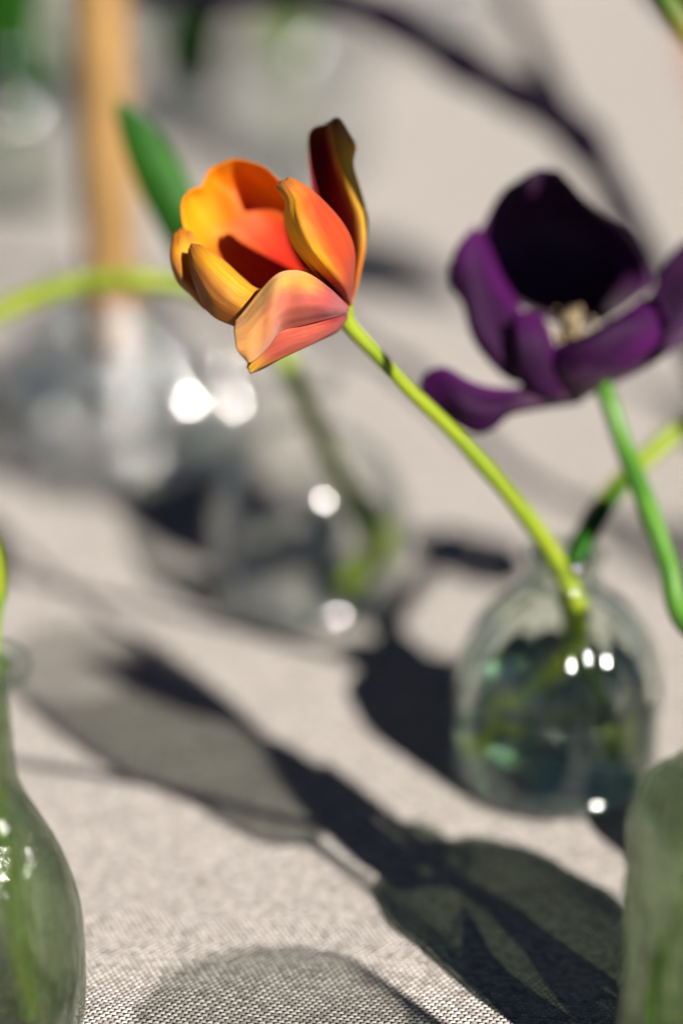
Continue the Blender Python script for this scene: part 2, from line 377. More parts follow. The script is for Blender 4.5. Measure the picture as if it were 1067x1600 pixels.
M['dark_purple'] = petal_mat('dark_purple_petal', (0.06, 0.03, 0.05), (0.035, 0.002, 0.04), (0.06, 0.004, 0.065), (0.05, 0.003, 0.055), (0.02, 0.001, 0.03), 0.2, 0.5, (1, 0.4, 0.8), 0.3)
M['white_petal'] = petal_mat('cream_petal', (0.5, 0.5, 0.3), (0.75, 0.70, 0.55), (0.8, 0.76, 0.62), (0.8, 0.76, 0.6), (0.6, 0.5, 0.35), 0.4)
M['stem'] = green_mat('stem_green', (0.16, 0.25, 0.015), (0.29, 0.35, 0.02), 0.15, 0.42, (14, 9, 1))
M['stem_dark'] = green_mat('stem_dark_green', (0.05, 0.16, 0.02), (0.10, 0.24, 0.03), 0.12, 0.35, (8, 6, 1))
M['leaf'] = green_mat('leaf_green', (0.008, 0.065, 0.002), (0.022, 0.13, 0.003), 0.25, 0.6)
M['leaf_lime'] = green_mat('leaf_lime', (0.12, 0.30, 0.02), (0.30, 0.46, 0.03), 0.35, 0.35)
M['yellow'] = plain('pollen_yellow', (0.17, 0.125, 0.065), 0.8)
M['pistil'] = plain('pistil_cream', (0.60, 0.52, 0.30), 0.5)
M['anther'] = plain('anther_dark', (0.05, 0.02, 0.03), 0.8)
M['wax'] = plain('candle_wax', (0.30, 0.175, 0.06), 0.5, sss=0.2, scale=20)
M['wick'] = plain('wick', (0.03, 0.025, 0.02), 0.9)
M['glass'] = glass_mat('clear_glass', (0.95, 0.98, 0.945), 0.06, 0.25, 70, 0.0012)
M['glass_bold'] = clear_mat('wavy_glass', (0.995, 1.0, 0.995), (0.66, 0.74, 0.70), 0.08, 0.4, 60, 0.0015, ior=1.45, bend=0.0)
M['crystal'] = clear_mat('crystal_glass', (0.995, 1.0, 0.995), (0.70, 0.76, 0.72), 0.075, 0.3, 60, 0.0012, ior=2.4, bend=0.0)
M['glass_pressed'] = clear_mat('pressed_green_glass', (0.84, 0.90, 0.78), (0.22, 0.32, 0.20), 0.10, 1.0, 150, 0.004, bend=0.4, stretch=(1, 1, 0.45), bior=1.45)
M['glass_thin'] = clear_mat('thin_glass', (0.75, 0.76, 0.74), (0.25, 0.27, 0.25), 0.08, 0.0, 50, 0.001, bend=0.0)
M['water'] = glass_mat('water', (0.97, 1.0, 0.98), 0.0, 0.12, 40, 0.001, 0.93, (0.99, 1.0, 0.99), ior=1.33, power=2.5)
M['water_clear'] = glass_mat('still_water', (0.95, 0.99, 0.97), 0.02, 0.12, 40, 0.001, ior=1.33)
M['ring_glass'] = clear_mat('ring_glass', (0.94, 0.97, 0.94), (0.10, 0.18, 0.13), 0.08, 0.4, 120, 0.001, ior=1.7, bend=0.15, bior=1.5)
M['bark'] = plain('dark_bark', (0.008, 0.006, 0.012), 0.95, 0.05, scale=200)
M['wood'] = plain('table_wood', (0.30, 0.19, 0.10), 0.6, scale=30)

# ------------------------------------------------------------------ setting: ground, table, cloth
def ground():
    m, nt, out = newmat('lawn')
    tc = nd(nt, 'ShaderNodeTexCoord'); nz = nd(nt, 'ShaderNodeTexNoise'); nz.inputs['Scale'].default_value = 6; nz.inputs['Detail'].default_value = 8
    nt.links.new(tc.outputs['Object'], nz.inputs['Vector'])
    bs = nd(nt, 'ShaderNodeBsdfPrincipled'); bs.inputs['Roughness'].default_value = 0.9
    nt.links.new(ramp(nt, nz.outputs[0], [(0.35, (0.03, 0.06, 0.015)), (0.65, (0.07, 0.11, 0.03))]), bs.inputs['Base Color']); nt.links.new(bs.outputs[0], out.inputs[0])
    s = 60
    o = link('ground', mesh('ground', [(-s, -s, -0.76), (s, -s, -0.76), (s, s, -0.76), (-s, s, -0.76)], [(0, 1, 2, 3)], False), m)
    o['kind'] = 'structure'
ground()
TX0, TX1, TY0, TY1 = -0.75, 0.75, -0.25, 3.1
def cloth():
    nx, ny = 150, 335
    verts, faces, uvs = [], [], []
    for j in range(ny + 1):
        for i in range(nx + 1):
            x = TX0 - 0.02 + (TX1 - TX0 + 0.04) * i / nx; y = TY0 - 0.02 + (TY1 - TY0 + 0.04) * j / ny
            z = 0.0009 * noise.noise(Vector((x * 5, y * 7, 2))) + 0.0011 * noise.noise(Vector((x * 2.2 + 4, y * 9 + x * 6, 5)))
            # pressed fold lines
            for (c, sl_, w, amp) in ((0.895, -0.28, 0.007, 0.0019), (0.745, -0.33, 0.006, 0.0014), (0.69, 0.42, 0.009, 0.0012), (1.24, 0.12, 0.009, 0.0022), (1.6, -0.3, 0.01, 0.002)):
                dd = (y - c - sl_ * x) / w
                z += amp * math.exp(-dd * dd)
            verts.append((x, y, z)); uvs.append((x, y))
    W = nx + 1
    for j in range(ny):
        for i in range(nx): faces.append((j * W + i, j * W + i + 1, (j + 1) * W + i + 1, (j + 1) * W + i))
    # the overhang down the four sides
    border = [j for j in range(W)] + [W * r + nx for r in range(1, ny + 1)] + [W * ny + i for i in range(nx - 1, -1, -1)] + [W * r for r in range(ny - 1, 0, -1)]
    prev = border; nb = len(border)
    for st in range(1, 7):
        cur = []
        for k, bi in enumerate(border):
            x, y, z = verts[bi]; dz = 0.045 * st
            a = 0.006 * st * (0.5 + 0.5 * math.sin(k * 0.35 + math.sin(k * 0.07) * 3))
            ox = (1 if x > TX1 else -1 if x < TX0 else 0); oy = (1 if y > TY1 else -1 if y < TY0 else 0)
            cur.append(len(verts)); verts.append((x + ox * a, y + oy * a, z - dz)); uvs.append((x, y - dz))
        for k in range(nb): faces.append((prev[k], cur[k], cur[(k + 1) % nb], prev[(k + 1) % nb]))
        prev = cur
    o = link('tablecloth', mesh('tablecloth', verts, faces, True, uvs), M['cloth'])
    tag(o, 'beige woven linen cloth spread under all the bottles', 'tablecloth')
cloth()
def table():
    t = thing('table', 'wooden table hidden under the beige linen cloth', 'table', ((TX0 + TX1) / 2, (TY0 + TY1) / 2, -0.76))
    def box(n, x0, x1, y0, y1, z0, z1):
        bm = bmesh.new(); bmesh.ops.create_cube(bm, size=1)
        for v in bm.verts: v.co = Vector(((x0 + x1) / 2 + v.co.x * (x1 - x0), (y0 + y1) / 2 + v.co.y * (y1 - y0), (z0 + z1) / 2 + v.co.z * (z1 - z0)))
        bmesh.ops.bevel(bm, geom=bm.edges[:], offset=0.004, segments=2, affect='EDGES')
        me = bpy.data.meshes.new(n); bm.to_mesh(me); bm.free(); link(n, me, M['wood'], t)
    box('table_top', TX0, TX1, TY0, TY1, -0.04, -0.006)
    for x in (TX0 + 0.08, TX1 - 0.08):
        for y in (TY0 + 0.08, TY1 - 0.08): box('leg', x - 0.035, x + 0.035, y - 0.035, y + 0.035, -0.76, -0.041)
table()

# ------------------------------------------------------------------ bottles
def bottle(name, label, loc, outer, wall, mat, water_h=None, rings=(), fn=None, group='glass bottles holding tulips on the cloth', base_t=0.004, ringmat=None, watermat=None):
    """outer: profile (r, z) from the heel up to the mouth"""
    loc = Vector(loc); loc.z = 0.0012
    t = thing(name, label, 'candle holder' if name == 'candle_holder' else 'bottle', loc, group)
    op = smooth_prof(outer, 8)
    H_ = op[-1][1]
    inner = [(max(r - wall, 0.002), z) for r, z in op if z > base_t]
    r0 = inner[0][0]
    prof = [(0, 0.0015)] + [(outer[0][0] * 0.6, 0.001)] + op + [(op[-1][0] - wall * 0.5, H_ + wall * 0.35)] + list(reversed(inner)) + [(r0 * 0.92, base_t * 0.9), (r0 * 0.5, base_t * 1.15), (0, base_t * 1.5)]
    lathe('glass_body', prof, loc, mat, t, 128, fn)
    for (r, z, q, *rm) in rings:
        pr = [(r + q * math.cos(a), z + q * 0.8 * math.sin(a)) for a in [2 * math.pi * k / 14 for k in range(14)]]
        lathe('heel_ring' if z < 0.02 else 'neck_ring', pr, loc, M[rm[0]] if rm else (ringmat or mat), t, 144, (lambda r_, z_, a_: r_ * (1 + 0.010 * math.cos(a_ * 11))) if z < 0.02 else None)
    if water_h:
        wi = [(r + 0.0003, z) for r, z in inner if z < water_h]
        wp = [(0, base_t * 1.5 - 0.0004), (r0 * 0.5, base_t * 1.15 - 0.0004), (wi[0][0] * 0.92, base_t * 0.9 - 0.0004)] + wi + [(wi[-1][0], water_h), (wi[-1][0] * 0.93, water_h - 0.0006), (0, water_h - 0.0008)]
        lathe('water', wp, loc, M[watermat or 'water'], t, 96, (lambda r, z, a: min(fn(r, z, a), 9) if r > 0.005 else r) if fn else None)
    return t

# tulip parts -----------------------------------------------------------
def tulip_leaf(parent, pts, width, mat, fold=0.35, side=Vector((0, 1, 0)), seed=1, taper=1.25):
    n = len(pts); rows = []
    for i, p in enumerate(pts):
        t = (pts[min(i + 1, n - 1)] - pts[max(i - 1, 0)]).normalized()
        s = (side - t * side.dot(t)).normalized(); nn = t.cross(s)
        f = i / (n - 1); w = width * (math.sin(math.pi * min(1, (f * 0.9 + 0.1))) ** (0.7 if f < 0.5 else taper) + 0.02)
        rows.append([p - s * w + nn * fold * w, p - s * w * 0.5 + nn * fold * w * 0.3, p, p + s * w * 0.5 + nn * fold * w * 0.3, p + s * w + nn * fold * w])
    return sheet('leaf', rows, mat, parent, 16, 36, 0.0009, 0.0006, seed)
def bloom(parent, base, axis, length, rad, mat, openness=0.35, seed=0, n=6, mat2=None):
    """a whole tulip head: n overlapping petals about its axis"""
    axis = axis.normalized(); x = axis.orthogonal().normalized(); y = axis.cross(x); rnd = random.Random(seed)
    for k in range(n):
        a = 2 * math.pi * k / n + rnd.uniform(-0.12, 0.12); inner = k % 2
        rad_k = rad * (0.9 if inner else 1.03); op = openness + rnd.uniform(-0.08, 0.12); L = length * rnd.uniform(0.92, 1.08)
        rows = []
        for f in (0, 0.18, 0.4, 0.62, 0.82, 0.95, 1.0):
            prof = math.sin(min(1, f * 1.35) * math.pi / 2) * rad_k + max(0, f - 0.55) * (op - 0.35) * rad_k * 2.2
            hw = (0.12 + 1.05 * math.sin(math.pi * min(1, f * 0.93 + 0.07)) ** 0.75) * 0.62 if f < 1 else 0.10
            row = []
            for u in (-1, -0.5, 0, 0.5, 1):
                aa = a + u * hw
                q = prof * (1 - 0.05 * u * u) + 0.002
                row.append(base + axis * (L * f - 0.004 * u * u * f) + (x * math.cos(aa) + y * math.sin(aa)) * q)
            rows.append(row)
        sheet('petal', rows, mat2 if (mat2 and inner) else mat, parent, 14, 20, 0.0007, 0.0006, seed * 7 + k)
def innards(parent, base, axis, L=0.018, m1=None, m2=None, r=0.0022):
    axis = axis.normalized(); x = axis.orthogonal().normalized(); y = axis.cross(x)
    tube('pistil', [base, base + axis * L * 0.5, base + axis * L, base + axis * (L + 0.003)], [r, r * 1.1, r * 0.9, r * 1.5], m1 or M['pistil'], parent, 14, 12)
    for k in range(6):
        a = k * math.pi / 3 + 0.2; d = x * math.cos(a) + y * math.sin(a)
        s = tube('stamen', [base + d * r, base + d * 0.006 + axis * L * 0.5, base + d * 0.008 + axis * L * 0.7], [0.0007, 0.0006, 0.0006], M['pistil'], parent, 8, 8)
        tube('anther', [base + d * 0.008 + axis * L * 0.62, base + d * 0.0085 + axis * L * 0.85, base + d * 0.0085 + axis * L * 1.05], [0.0008, 0.0014, 0.0006], m2 or M['anther'], parent, 8, 8)

Z0 = 0.815
def pr(rows, z0=Z0):       # rows of (px, py, depth offset in mm)
    if z0 > 0.85: rows = [[(870 + (x - 870) * 1.06, 482 + (y - 482) * 1.04, d) for (x, y, d) in r] for r in rows]
    return [[P(x, y, z0 + d * 0.001) for (x, y, d) in r] for r in rows]

# ------------------------------------------------------------------ the orange tulip in the nearest clear bottle
BB = G(868, 1252); BB.y = 0.812; BB.x = 0.083          # big bottle
def orange_tulip():
    t = thing('tulip', 'orange and yellow tulip bending left out of the clear round-shouldered bottle', 'tulip', BB + Vector((0, 0, 0.02)), 'tulips standing in the bottles')
    # far petal, its inside lit, split by a crease down the middle
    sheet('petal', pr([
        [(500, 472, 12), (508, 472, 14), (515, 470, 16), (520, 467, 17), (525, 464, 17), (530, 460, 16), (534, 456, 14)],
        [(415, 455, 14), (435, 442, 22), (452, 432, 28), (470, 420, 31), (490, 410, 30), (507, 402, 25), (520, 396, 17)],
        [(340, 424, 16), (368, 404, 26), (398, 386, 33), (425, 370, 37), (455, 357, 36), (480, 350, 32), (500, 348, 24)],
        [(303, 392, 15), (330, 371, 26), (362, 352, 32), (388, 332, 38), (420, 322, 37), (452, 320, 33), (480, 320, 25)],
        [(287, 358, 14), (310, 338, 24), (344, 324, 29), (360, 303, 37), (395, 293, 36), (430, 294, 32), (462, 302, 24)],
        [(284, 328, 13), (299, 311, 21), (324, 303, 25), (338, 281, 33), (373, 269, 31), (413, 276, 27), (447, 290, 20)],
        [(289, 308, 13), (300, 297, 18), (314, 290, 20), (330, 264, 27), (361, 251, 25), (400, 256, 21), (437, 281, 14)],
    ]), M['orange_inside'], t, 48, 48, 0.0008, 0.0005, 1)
    # two overlapping petals on the left
    sheet('petal', pr([
        [(440, 505, 6), (445, 500, 8), (450, 495, 12), (460, 492, 16)],
        [(370, 502, 4), (375, 485, 4), (390, 470, 10), (400, 455, 16)],
        [(325, 487, 4), (325, 465, 2), (340, 440, 8), (360, 425, 16)],
        [(298, 460, 5), (292, 440, 1), (305, 415, 6), (330, 398, 15)],
        [(277, 440, 6), (275, 415, 1), (290, 390, 5), (318, 385, 13)],
        [(267, 415, 8), (268, 398, 4), (285, 375, 5), (308, 372, 11)],
        [(267, 390, 10), (270, 372, 8), (283, 356, 8), (299, 361, 10)],
    ]), M['amber'], t, 30, 36, 0.0008, 0.0005, 5)
    sheet('petal', pr([
        [(470, 508, 4), (472, 500, 6), (476, 494, 8), (480, 488, 10), (485, 484, 12)],
        [(405, 518, -2), (408, 502, -6), (414, 485, -6), (422, 468, -2), (432, 458, 6)],
        [(357, 506, -4), (362, 486, -10), (372, 466, -11), (386, 448, -7), (402, 452, 2)],
        [(326, 487, -4), (332, 464, -11), (344, 442, -12), (360, 425, -8), (380, 433, 1)],
        [(307, 452, -3), (313, 434, -10), (323, 417, -11), (338, 402, -7), (356, 411, 0)],
        [(296, 420, -1), (300, 408, -6), (308, 397, -7), (320, 389, -4), (332, 394, 0)],
        [(293, 394, 1), (295, 388, -2), (300, 382, -3), (308, 384, -2), (314, 388, 0)],
    ]), M['amber'], t, 36, 44, 0.0008, 0.0004, 9)
    # tall petal at the right, its inner face in shade, the rim curled
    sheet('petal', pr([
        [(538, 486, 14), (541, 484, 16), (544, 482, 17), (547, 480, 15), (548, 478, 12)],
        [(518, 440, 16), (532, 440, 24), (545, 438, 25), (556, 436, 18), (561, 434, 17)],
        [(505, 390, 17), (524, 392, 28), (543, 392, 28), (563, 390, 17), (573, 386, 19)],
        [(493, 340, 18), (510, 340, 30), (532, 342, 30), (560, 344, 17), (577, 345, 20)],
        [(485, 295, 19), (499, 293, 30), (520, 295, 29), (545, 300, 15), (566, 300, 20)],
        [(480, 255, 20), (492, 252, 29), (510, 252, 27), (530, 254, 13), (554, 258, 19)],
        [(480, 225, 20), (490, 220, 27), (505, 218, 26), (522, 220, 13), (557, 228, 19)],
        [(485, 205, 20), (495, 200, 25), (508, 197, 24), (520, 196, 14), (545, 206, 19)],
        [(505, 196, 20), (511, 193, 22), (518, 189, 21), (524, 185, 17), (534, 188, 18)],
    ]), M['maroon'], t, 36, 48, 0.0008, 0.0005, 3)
    # near right petal, seen from outside, tip folded in
    sheet('petal', pr([
        [(540, 474, 12), (542, 473, 8), (545, 473, 6), (547, 472, 8), (549, 470, 12)],
        [(514, 446, -2), (526, 448, -10), (538, 448, -12), (547, 444, -6), (552, 438, 4)],
        [(484, 419, -8), (502, 420, -18), (522, 420, -20), (541, 412, -11), (554, 402, 1)],
        [(461, 393, -11), (480, 393, -23), (502, 390, -24), (530, 382, -14), (548, 372, -2)],
        [(448, 364, -13), (465, 363, -25), (488, 358, -26), (512, 350, -17), (532, 342, -4)],
        [(443, 337, -14), (457, 335, -24), (474, 330, -26), (494, 323, -18), (510, 316, -7)],
        [(446, 316, -14), (454, 312, -21), (468, 308, -23), (482, 302, -17), (492, 300, -9)],
        [(436, 297, -13), (444, 294, -18), (455, 292, -20), (466, 289, -16), (474, 289, -10)],
        [(434, 287, -9), (438, 282, -12), (444, 280, -14), (450, 279, -12), (457, 281, -9)],
    ]), M['orange'], t, 36, 48, 0.0008, 0.0006, 4)
    # lower petal hanging under the near one
    sheet('petal', pr([
        [(536, 486, 12), (539, 489, 10), (541, 492, 9), (542, 496, 9), (541, 500, 12)],
        [(505, 485, -4), (512, 497, -8), (520, 507, -8), (526, 515, -5), (529, 519, 3)],
        [(470, 490, -10), (476, 508, -14), (484, 522, -14), (494, 532, -10), (504, 533, -2)],
        [(440, 500, -13), (444, 518, -17), (450, 534, -17), (460, 547, -13), (470, 548, -5)],
        [(415, 520, -14), (417, 534, -17), (422, 550, -17), (430, 561, -14), (440, 562, -7)],
        [(398, 545, -14), (400, 555, -16), (403, 565, -16), (406, 573, -14), (412, 578, -9)],
        [(388, 574, -13), (388, 577, -14), (389, 580, -14), (391, 583, -13), (394, 585, -11)],
    ]), M['rust'], t, 30, 40, 0.0008, 0.0006, 6)
    # near petal, seen from outside, pale fold across it
    sheet('petal', pr([
        [(541, 474, 12), (543, 478, 8), (544, 482, 6), (544, 486, 6), (543, 490, 9)],
        [(508, 444, -4), (516, 456, -15), (520, 470, -19), (520, 484, -18), (515, 497, -10)],
        [(480, 425, -10), (482, 440, -22), (484, 462, -27.5), (484, 484, -25.5), (478, 508, -16)],
        [(450, 422, -14), (450, 440, -22.5), (447, 466, -26.6), (443, 492, -25), (438, 521, -17)],
        [(428, 430, -17), (431, 450, -25.5), (428, 478, -29.5), (424, 506, -28), (418, 543, -20)],
        [(404, 455, -18), (408, 474, -24), (408, 498, -28.5), (407, 525, -26.5), (403, 558, -20)],
        [(382, 484, -19), (386, 500, -24), (388, 520, -27.5), (388, 543, -26), (391, 566, -22)],
        [(367, 502, -19), (366, 514, -23), (366, 528, -25), (371, 547, -25), (384, 563, -22)],
    ]), M['blush'], t, 44, 48, 0.0006, 0.00035, 2)
    b = P(542, 482, Z0 + 0.016)
    innards(t, P(530, 478, Z0 + 0.012), P(400, 370, Z0) - b, 0.014)
    inside = [P(906, 960, 0.902), BB + Vector((0.004, 0.0, 0.055)), BB + Vector((-0.018, 0.004, 0.02)), BB + Vector((-0.025, 0.006, 0.009))]
    tube('stem', [P(536, 480, Z0 + 0.015), P(546, 508, Z0 + 0.017), P(590, 556, 0.838), P(640, 610, 0.848), P(704, 672, 0.860), P(770, 744, 0.872), P(828, 815, 0.884), P(868, 876, 0.894)] + inside,
         [0.0036, 0.0027, 0.0025, 0.0026, 0.0028, 0.0031, 0.0034, 0.0036, 0.0036, 0.0034, 0.0034, 0.0034], M['stem'], t, 120, 18, wob=0.12)
orange_tulip()

def big_bottle():
    def ribs(r, z, a):
        k = max(0, min(1, (z - 0.02) / 0.03)) * max(0, min(1, (0.086 - z) / 0.01))
        return r * (1 + 0.040 * k * math.cos(a * 12)) if r > 0.012 else r
    bottle('bottle', 'clear glass bottle with round ribbed shoulders under the orange tulip', BB,
           [(0.0345, 0.0), (0.0375, 0.004), (0.0388, 0.012), (0.039, 0.030), (0.0380, 0.046), (0.0335, 0.060), (0.0255, 0.071), (0.0165, 0.078), (0.0118, 0.082), (0.0112, 0.088), (0.0115, 0.095)],
           0.0024, M['glass'], 0.042, [(0.0128, 0.0945, 0.0029, 'ring_glass'), (0.0125, 0.0845, 0.0025, 'ring_glass'), (0.0350, 0.0062, 0.0050, 'crystal')], ribs, watermat='water_clear')
big_bottle()

def second_stem():
    t = thing('tulip', 'tulip stem leaving the clear bottle to the right, crossing behind the purple tulip stem', 'tulip', BB + Vector((0.003, 0.004, 0.01)), 'tulips standing in the bottles')
    pts = [BB + Vector((0.02, 0.01, 0.01)), BB + Vector((0.008, 0.006, 0.05)), P(886, 925, 0.915), P(898, 868, 0.915), P(930, 805, 0.925), P(985, 738, 0.94), P(1040, 688, 0.95), P(1100, 650, 0.955), P(1150, 640, 0.94), P(1195, 650, 0.925)]
    tube('stem', pts, [0.0036] * 3 + [0.0040] * 7, M['stem'], t, 90, 16, wob=0.1)
    tulip_leaf(t, [P(884, 918, 0.905), P(890, 880, 0.905), P(906, 838, 0.91), P(936, 792, 0.92), P(968, 752, 0.93), P(992, 728, 0.94)], 0.0058, M['leaf'], 0.5, Vector((0.75, 0.1, 0.6)), 21, 0.8)  # dark sheath added to stand for the shaded lower length of this stem
    bloom(t, P(1195, 650, 0.925), P(1300, 560, 0.90) - P(1195, 650, 0.925), 0.05, 0.020, M['tulip_orange'], 0.3, 31)
second_stem()

# ------------------------------------------------------------------ purple tulip and the pressed bottle at the right edge
FR = Vector((0.125, 0.625, 0)); SB = Vector((0.1415, 0.745, 0))
def purple_tulip():
    Z = 0.897
    t = thing('tulip', 'dark purple tulip wide open with a yellow centre', 'tulip', SB + Vector((0, 0, 0.02)), 'tulips standing in the bottles')
    sheet('petal', pr([   # top
        [(860, 500, 10), (880, 505, 12), (900, 508, 13), (920, 505, 12), (940, 500, 10)],
        [(808, 470, 14), (845, 470, 26), (890, 472, 30), (935, 472, 26), (985, 468, 14)],
        [(762, 425, 14), (825, 415, 30), (885, 415, 35), (945, 425, 30), (1010, 440, 15)],
        [(750, 385, 12), (810, 365, 27), (875, 360, 32), (940, 372, 28), (990, 395, 14)],
        [(765, 350, 9), (810, 325, 20), (868, 318, 25), (918, 335, 22), (962, 360, 13)],
        [(790, 305, 5), (820, 290, 12), (858, 288, 16), (890, 300, 14), (925, 335, 9)],
        [(818, 282, 2), (832, 274, 6), (850, 270, 8), (872, 276, 7), (893, 296, 4)],
    ], Z), M['dark_purple'], t, 24, 30, 0.0009, 0.0006, 11)
    sheet('petal', pr([   # left
        [(850, 585, 8), (848, 570, 10), (848, 560, 12), (852, 550, 14)],
        [(808, 594, 0), (808, 570, -2), (812, 545, 4), (830, 520, 14)],
        [(770, 565, -2), (780, 535, -6), (792, 505, 0), (812, 480, 14)],
        [(742, 525, -2), (755, 495, -8), (770, 465, -3), (792, 440, 12)],
        [(730, 475, 0), (738, 450, -7), (755, 425, -3), (778, 400, 10)],
        [(712, 450, 2), (722, 420, -4), (738, 395, -2), (762, 370, 8)],
        [(708, 428, 4), (714, 405, 0), (728, 380, 0), (748, 358, 5)],
    ], Z), M['purple'], t, 24, 30, 0.0009, 0.0008, 12)
    sheet('petal', pr([   # low left, flung outward
        [(900, 600, 8), (900, 610, 6), (898, 618, 6), (895, 626, 8)],
        [(850, 598, 0), (848, 612, -6), (845, 624, -6), (842, 634, 0)],
        [(800, 606, -6), (800, 618, -14), (800, 632, -14), (800, 642, -6)],
        [(765, 600, -10), (766, 620, -18), (770, 642, -18), (775, 660, -10)],
        [(735, 588, -12), (733, 610, -20), (738, 640, -20), (748, 668, -11)],
        [(705, 572, -12), (702, 595, -18), (706, 625, -18), (718, 655, -11)],
        [(680, 578, -11), (676, 592, -14), (678, 615, -14), (694, 646, -10)],
        [(670, 592, -10), (668, 600, -11), (669, 612, -11), (678, 630, -10)],
    ], Z), M['purple'], t, 24, 30, 0.0009, 0.0010, 13)
    sheet('petal', pr([   # low right, near
        [(880, 622, 8), (890, 624, 6), (900, 624, 6), (915, 614, 8)],
        [(852, 580, -4), (880, 590, -12), (915, 595, -12), (950, 586, -2)],
        [(850, 548, -8), (885, 560, -20), (930, 560, -20), (975, 570, -6)],
        [(870, 535, -10), (905, 535, -23), (950, 530, -22), (1000, 555, -8)],
        [(915, 522, -10), (940, 512, -20), (980, 505, -20), (1020, 530, -8)],
        [(955, 498, -8), (975, 488, -14), (1005, 484, -14), (1030, 500, -6)],
        [(990, 470, -5), (1000, 468, -8), (1014, 468, -8), (1026, 478, -4)],
    ], Z), M['purple'], t, 24, 30, 0.0009, 0.0008, 14)
    sheet('petal', pr([   # right, partly outside the picture
        [(910, 615, 8), (918, 612, 8), (925, 605, 10), (930, 595, 12)],
        [(975, 585, 2), (985, 560, 0), (985, 530, 6), (980, 505, 14)],
        [(1030, 552, 0), (1035, 520, -4), (1028, 480, 4), (1010, 450, 14)],
        [(1072, 512, 0), (1075, 480, -4), (1062, 440, 2), (1030, 410, 12)],
        [(1105, 465, 1), (1105, 430, -1), (1090, 400, 2), (1060, 378, 10)],
        [(1122, 420, 3), (1120, 400, 2), (1110, 380, 3), (1095, 364, 7)],
    ], Z), M['dark_purple'], t, 20, 26, 0.0009, 0.0008, 15)
    sheet('petal', pr([   # near, short, pale at its base
        [(880, 622, 8), (886, 624, 7), (892, 624, 7), (898, 622, 8)],
        [(825, 604, -2), (845, 614, -8), (868, 614, -8), (885, 604, -4)],
        [(806, 575, -6), (828, 580, -14), (852, 578, -14), (872, 560, -8)],
        [(800, 535, -8), (818, 532, -16), (842, 528, -16), (862, 520, -9)],
        [(800, 498, -7), (812, 490, -12), (828, 486, -12), (846, 490, -7)],
    ], Z), M['purple'], t, 18, 22, 0.0009, 0.0008, 16)
    b = P(893, 540, Z + 0.004); ax = P(880, 480, Z - 0.012) - P(895, 600, Z + 0.012)
    innards(t, b, ax, 0.012, M['yellow'], M['yellow'], 0.0034)
    pts = [P(905, 606, Z + 0.006), P(935, 596, Z + 0.010), P(948, 620, Z + 0.003), P(975, 700, 0.896), P(1010, 790, 0.883), P(1042, 880, 0.875), P(1066, 968, 0.868), SB + Vector((-0.002, 0, 0.082)), SB + Vector((0.0, 0, 0.05)), SB + Vector((0.008, 0.005, 0.01))]
    tube('stem', pts, [0.0042, 0.0037, 0.0034, 0.0036, 0.0038, 0.0038, 0.0038, 0.0035, 0.0034, 0.0034], M['stem_dark'], t, 110, 16, wob=0.1)
purple_tulip()

def right_bottle():
    def relief(r, z, a):
        if r < 0.02: return r
        return r * (1 + 0.022 * math.cos(a * 11) * math.cos(z * 150) + 0.006 * math.cos(a * 23 + z * 140))
    bottle('bottle', 'greenish pressed glass bottle cut off by the right edge, nearest the camera', FR,
           [(0.0345, 0.0), (0.0372, 0.004), (0.0378, 0.02), (0.0378, 0.06), (0.0378, 0.088), (0.0376, 0.0965), (0.0358, 0.1025), (0.030, 0.1060), (0.021, 0.1090), (0.0135, 0.114), (0.0118, 0.124), (0.012, 0.134)],
           0.003, M['glass_pressed'], 0.07, [(0.013, 0.1325, 0.0024), (0.0125, 0.121, 0.0018)], relief)
right_bottle()

# flowers of the same bottle that stand above and right of the picture and throw the long shadow across the cloth
def shadow_tulips():
    t = thing('tulip', 'tall tulip with a broad leaf in the pressed bottle beyond the right edge', 'tulip', FR + Vector((-0.004, 0, 0.02)), 'tulips standing in the bottles')
    top = lambda x, y: S(x, y, 0)
    def A(x, y):     # point over the bottle line: height grows with distance from the bottle's foot
        g = G(x, y); a = -math.sin(AZ) * g.x + math.cos(AZ) * g.y
        a0 = -math.sin(AZ) * FR.x + math.cos(AZ) * FR.y
        h = (a - a0) * math.tan(ELEV); return g + SUN * (h / SUN.z)
    pts = [FR + Vector((-0.006, 0, 0.01)), FR + Vector((-0.002, 0, 0.10)), A(628, 1372), A(560, 1310), A(500, 1255), A(440, 1190), A(385, 1132)]
    tube('stem', pts, [0.003] * 7, M['stem_dark'], t, 70, 14, wob=0.1)
    # leaf beside the stem makes the wide dark band
    tulip_leaf(t, [A(645, 1390), A(600, 1345), A(560, 1300), A(510, 1250), A(470, 1205), A(430, 1165), A(395, 1148)], 0.011, M['leaf'], 0.25, Vector((0.8, 0.59, 0)), 2)
    b = A(385, 1130); bloom(t, b, A(170, 1030) - b, (A(160, 1026) - b).length, 0.011, M['dark_purple'], 0.25, 4)
shadow_tulips()
